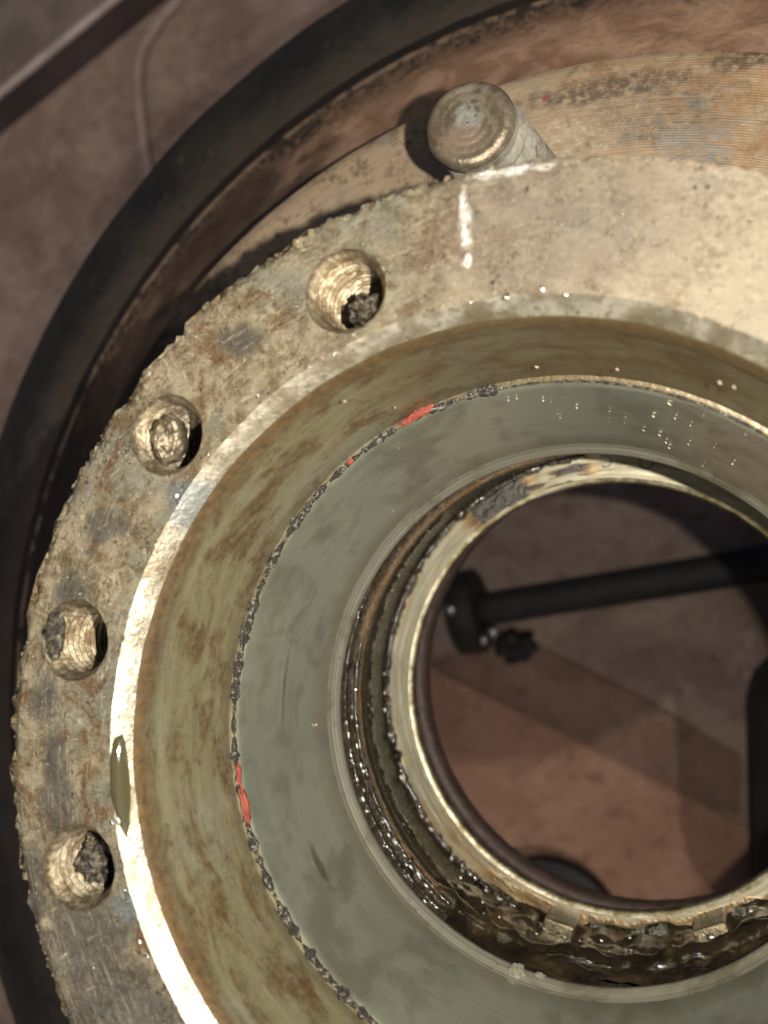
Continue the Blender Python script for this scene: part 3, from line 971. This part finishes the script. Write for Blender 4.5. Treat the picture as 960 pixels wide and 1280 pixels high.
# bore: chamfer, wall, step
chp = [(R_IN + .001, .001), (.760, -.003), (.749, -.015), (.736, -.032)]
obj('chamfer', *lathe(refine(chp, .006), 700, .0012, 16, 4), MT['chamfer'], hub)
wallp = [(.736, -.032), (.732, -.041), (.726, -.075), (.7275, -.082), (.711, -.33), (.7075, -.3495)]
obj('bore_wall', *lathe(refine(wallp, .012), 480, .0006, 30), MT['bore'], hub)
obj('bore_step', *lathe(refine([(.7075, -.3495), (.697, -.351), (.694, -.356)], .005), 480, .0012, 40), MT['bore'], hub)

cup = obj('outer_bearing_cup', *lathe(refine([(.694, -.356), (.690, -.364), (.627, -.700)], .012), 480), MT['cup'], hub)
obj('cup_lip', *lathe(refine([(.627, -.700), (.622, -.712), (.612, -.730), (.6085, -.738), (.6085, -.744), (.615, -.75), (.66, -.752)], .005), 480, .0006, 30), MT['lip'], cup, sharp=50)

cav = [(.66, -.75), (.662, -.93), (.657, -.945), (.648, -.957), (.644, -.966), (.646, -.978), (.66, -.99), (.70, -1.0), (.703, -1.12), (.690, -1.145), (.690, -1.175), (.703, -1.19), (.706, -1.335), (.704, -1.34)]
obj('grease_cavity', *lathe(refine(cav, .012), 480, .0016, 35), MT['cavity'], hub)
inner = obj('inner_bearing_cup', *lathe(refine([(.704, -1.3405), (.630, -1.3405)], .006), 480, .0004, 30), MT['ledge'], hub)
obj('bore_edge', *lathe(refine([(.630, -1.3405), (.625, -1.3425), (.6165, -1.348), (.6150, -1.360), (.617, -1.38), (.70, -1.60), (.715, -1.60)], .006), 480, .0005, 40), MT['edge'], inner)
obj('seal', *lathe(refine([(.735, -1.60), (.735, -1.72), (.712, -1.74), (.705, -1.76), (.705, -1.80), (.76, -1.80)], .01), 360, .002, 25), MT['seal'], hub)

# stamped figures on the back of the inner cup
def figure(path, wd, name):
    fs_ = []
    obj(name, *tube([(x, y, -1.3395) for x, y in path], wd, 6), MT['ink'], inner)

def arcp(cx, cy, rx, ry, a0, a1, n=12):
    return [(cx + rx * cos(radians(a0 + (a1 - a0) * i / n)), cy + ry * sin(radians(a0 + (a1 - a0) * i / n))) for i in range(n + 1)]

fx, fy = -.006, .676
figure([(fx + .016, fy + .040), (fx - .012, fy + .040), (fx - .013, fy + .016)] + arcp(fx, fy + .003, .017, .017, 130, -130), .0018, 'stamped_figure')
fx, fy = .112, .664
figure([(fx - .019, fy + .03), (fx - .019, fy + .006)] + arcp(fx, fy + .004, .019, .017, 180, 360) + [(fx + .019, fy + .03)] + arcp(fx, fy + .03, .019, .015, 0, 180), .0018, 'stamped_figure')

# two square lugs
for az, rr, wx, wy, hh in ((-103.2, .672, .044, .030, .13), (-67.4, .674, .047, .034, .14)):
    a = radians(az)
    obj('lug', *box(-wx, wx, -wy, wy, -1.345, -1.345 + hh, .006, .005, rot=a + pi / 2, loc=(rr * cos(a), rr * sin(a), 0), sub=3), MT['lug'], hub, sharp=40)

# grease lying over the cavity: thick at the bottom, beads along the left ridges
gp = refine([(.664, -.80), (.664, -.93), (.657, -.947), (.645, -.962), (.647, -.985), (.70, -1.0), (.703, -1.335), (.69, -1.3405), (.640, -1.3405)], .0075)


def gthick(a, s, r, z):
    x, y = r * cos(a), r * sin(a)
    base = lerp_az(a, [(-180, -.030), (-150, -.022), (-136, -.008), (-122, .008), (-108, .022), (-95, .036), (-70, .036), (-50, .026), (-20, -.02)])
    t = base + .020 * F3(x, y, z, 9, 2) + .006 * N3(x, y, z, 34, 2)
    for la in (-103.2, -67.4):
        d = abs(math.degrees(a) - la)
        if z < -1.1 and d < 6.5:
            t -= .03 * (1 - d / 6.5)
    if z < -1.339:
        t -= .05 * max(0, (.69 - r) / .05)
    return t


obj('grease', *patch(gp, -180, -15, 620, gthick), MT['grease'], hub, label='thick wet brown grease pooled along the bottom of the bore')


def bead(name, r, z, az0, az1, n, rad, mat, seed, parent, lump=.6, fr=50):
    vs, fs = [], []
    sg = 10
    for i in range(n + 1):
        a = radians(az0 + (az1 - az0) * i / n)
        x, y = r * cos(a), r * sin(a)
        e = min(1, i / 12, (n - i) / 12)
        q = rad * max(.08, e * (1 + lump * 1.6 * F3(x, y, z, fr, 3, seed)))
        for k in range(sg):
            b_ = 2 * pi * k / sg
            u = q * (1 + .35 * N3(x + .01 * cos(b_), y, z + .01 * sin(b_), 120, seed))
            vs.append(((r + u * cos(b_)) * cos(a), (r + u * cos(b_)) * sin(a), z + u * sin(b_)))
    for i in range(n):
        for k in range(sg):
            l = (k + 1) % sg
            fs.append((i * sg + k, i * sg + l, (i + 1) * sg + l, (i + 1) * sg + k))
    return obj(name, vs, fs, mat, parent)


bead('grease_bead', .698, -.352, 96, 262, 1400, .0072, MT['cline'], 1, hub, .75, 24)
bead('grease_bead', .697, -.354, 46, 97, 400, .003, MT['cline'], 4, hub, .5, 60)
bead('grease_bead', .664, -.905, 150, 262, 600, .008, MT['grease'], 7, hub, .4, 30)
bead('grease_bead', .650, -.945, 165, 258, 600, .007, MT['grease'], 9, hub, .4, 30)
bead('grease_bead', .700, -1.16, 100, 258, 700, .012, MT['grease'], 11, hub, .35, 25)
bead('grease_bead', .699, -1.33, 95, 258, 700, .012, MT['grease'], 13, hub, .45, 30)

# red sealant flakes on the step
for c_, rad, rot in (((-.664, -.182, -.347), (.007, .036, .010), .26), ((-.681, -.118, -.348), (.005, .022, .007), .1), ((-.262, .650, -.346), (.034, .008, .010), .42),
                     ((-.292, .634, -.346), (.012, .007, .008), .42), ((-.421, .555, -.348), (.007, .005, .006), .7), ((-.686, .115, -.348), (.004, .008, .004), 0)):
    obj('sealant_flake', *blob(c_, rad, .55, 4, 4, c_[0] * 9, rot), MT['red'], hub)

# oil drop on the chamfer, crumb on the cup lip
vs, fs = [], []
o1 = blob((0, 0, 0), (.015, .090, .012), .12, 2, 4, 1)
a = radians(-173.5)
vs = [(.751 * cos(a + y / .74) + x * cos(a), .751 * sin(a + y / .74) + x * sin(a), z - .008 - x * -.5) for x, y, z in o1[0]]
obj('oil_drop', vs, o1[1], MT['oil'], hub)
obj('grease_crumb', *blob((-.158, -.598, -.730), (.020, .019, .016), .45, 4, 4, 3), MT['clear'], hub)
obj('grease_crumb', *blob((-.105, -.604, -.738), (.012, .010, .008), .45, 4, 4, 5), MT['clear'], hub)

# grit: pale specks stuck on the upper cup and wall, and shavings along the flange
gr = []
rg = random.Random(4)
for i in range(36):
    if i < 18:
        az = radians(rg.gauss(77, 11)); t = min(.95, max(.05, rg.gauss(.30, .25)))
        r_, z_ = .686 - .064 * t, -.366 - .334 * t
    elif i < 28:
        az = radians(rg.uniform(55, 200)); t = rg.random()
        r_, z_ = .686 - .064 * t, -.366 - .334 * t
    else:
        az = radians(rg.uniform(55, 120)); r_, z_ = .70, -.05 - .29 * rg.random()
    q = rg.uniform(.0008, .0022) * (2.0 if rg.random() < .12 else 1)
    gr.append(blob((r_ * cos(az), r_ * sin(az), z_), (q * rg.uniform(.8, 2.4), q, q * .6), .6, 3, 2, i, az + 1.2))
obj('grit', *join(gr), MT['grit'], hub, kind='stuff')
gr = []
for i in range(170):
    az = radians(rg.uniform(60, 215))
    if rg.random() < .55:
        r_ = edge_r(az) - abs(rg.gauss(0, .012))
    else:
        r_ = rg.uniform(.75, .99)
    x, y = r_ * cos(az), r_ * sin(az)
    if any(hypot(x - hx, y - hy) < HR + .01 for hx, hy in HOLES):
        continue
    q = rg.uniform(.0012, .0042) * (1.6 if rg.random() < .08 else .8)
    gr.append(blob((x, y, top_z(x, y) + q * .2), (q * rg.uniform(.8, 2.0), q, q * .8), .6, 4, 2, i, az + pi / 2))
obj('metal_shavings', *join(gr), MT['flange'], hub, kind='stuff')

dr = []
for i in range(26):
    a = radians(rg.uniform(80, 150) if i < 18 else rg.uniform(-170, -140))
    r_ = R_IN + rg.uniform(-.004, .02)
    q = rg.uniform(.002, .0055)
    dr.append(blob((r_ * cos(a), r_ * sin(a), top_z(r_ * cos(a), r_ * sin(a)) - .002), (q * 1.5, q, q * .6), .5, 4, 3, i, a + pi / 2))
obj('bright_metal_scrapes', *join(dr), MT['bright'], hub, kind='stuff')

# beads of wet, metal-flecked grease caught along the rings of the cavity
for rr, zz, a0, a1, n_ in ((.652, -.935, 172, 238, 26), (.690, -1.295, 176, 250, 20), (.664, -.89, 176, 230, 22), (.60, 0, 0, 0, 0)):
    dr = []
    for i in range(n_):
        a = radians(rg.uniform(a0, a1))
        q = rg.uniform(.0025, .0075) * (1.3 if rg.random() < .15 else 1)
        r_ = rr + rg.gauss(0, .003)
        dr.append(blob((r_ * cos(a), r_ * sin(a), zz + rg.gauss(0, .012)), (q * .8, q * 1.7, q * .8), .25, 3, 2, i, a))
    if dr:
        obj('grease_droplets', *join(dr), MT['drop'], hub, kind='stuff')
dr = []
for i in range(46):
    a = radians(rg.uniform(226, 310))
    r_ = rg.uniform(.645, .68)
    q = rg.uniform(.002, .0065)
    dr.append(blob((r_ * cos(a), r_ * sin(a), rg.uniform(-1.20, -1.10) + rg.gauss(0, .05)), (q, q * 1.6, q), .4, 3, 2, i, a))
obj('grease_droplets', *join(dr), MT['drop'], hub, kind='stuff')
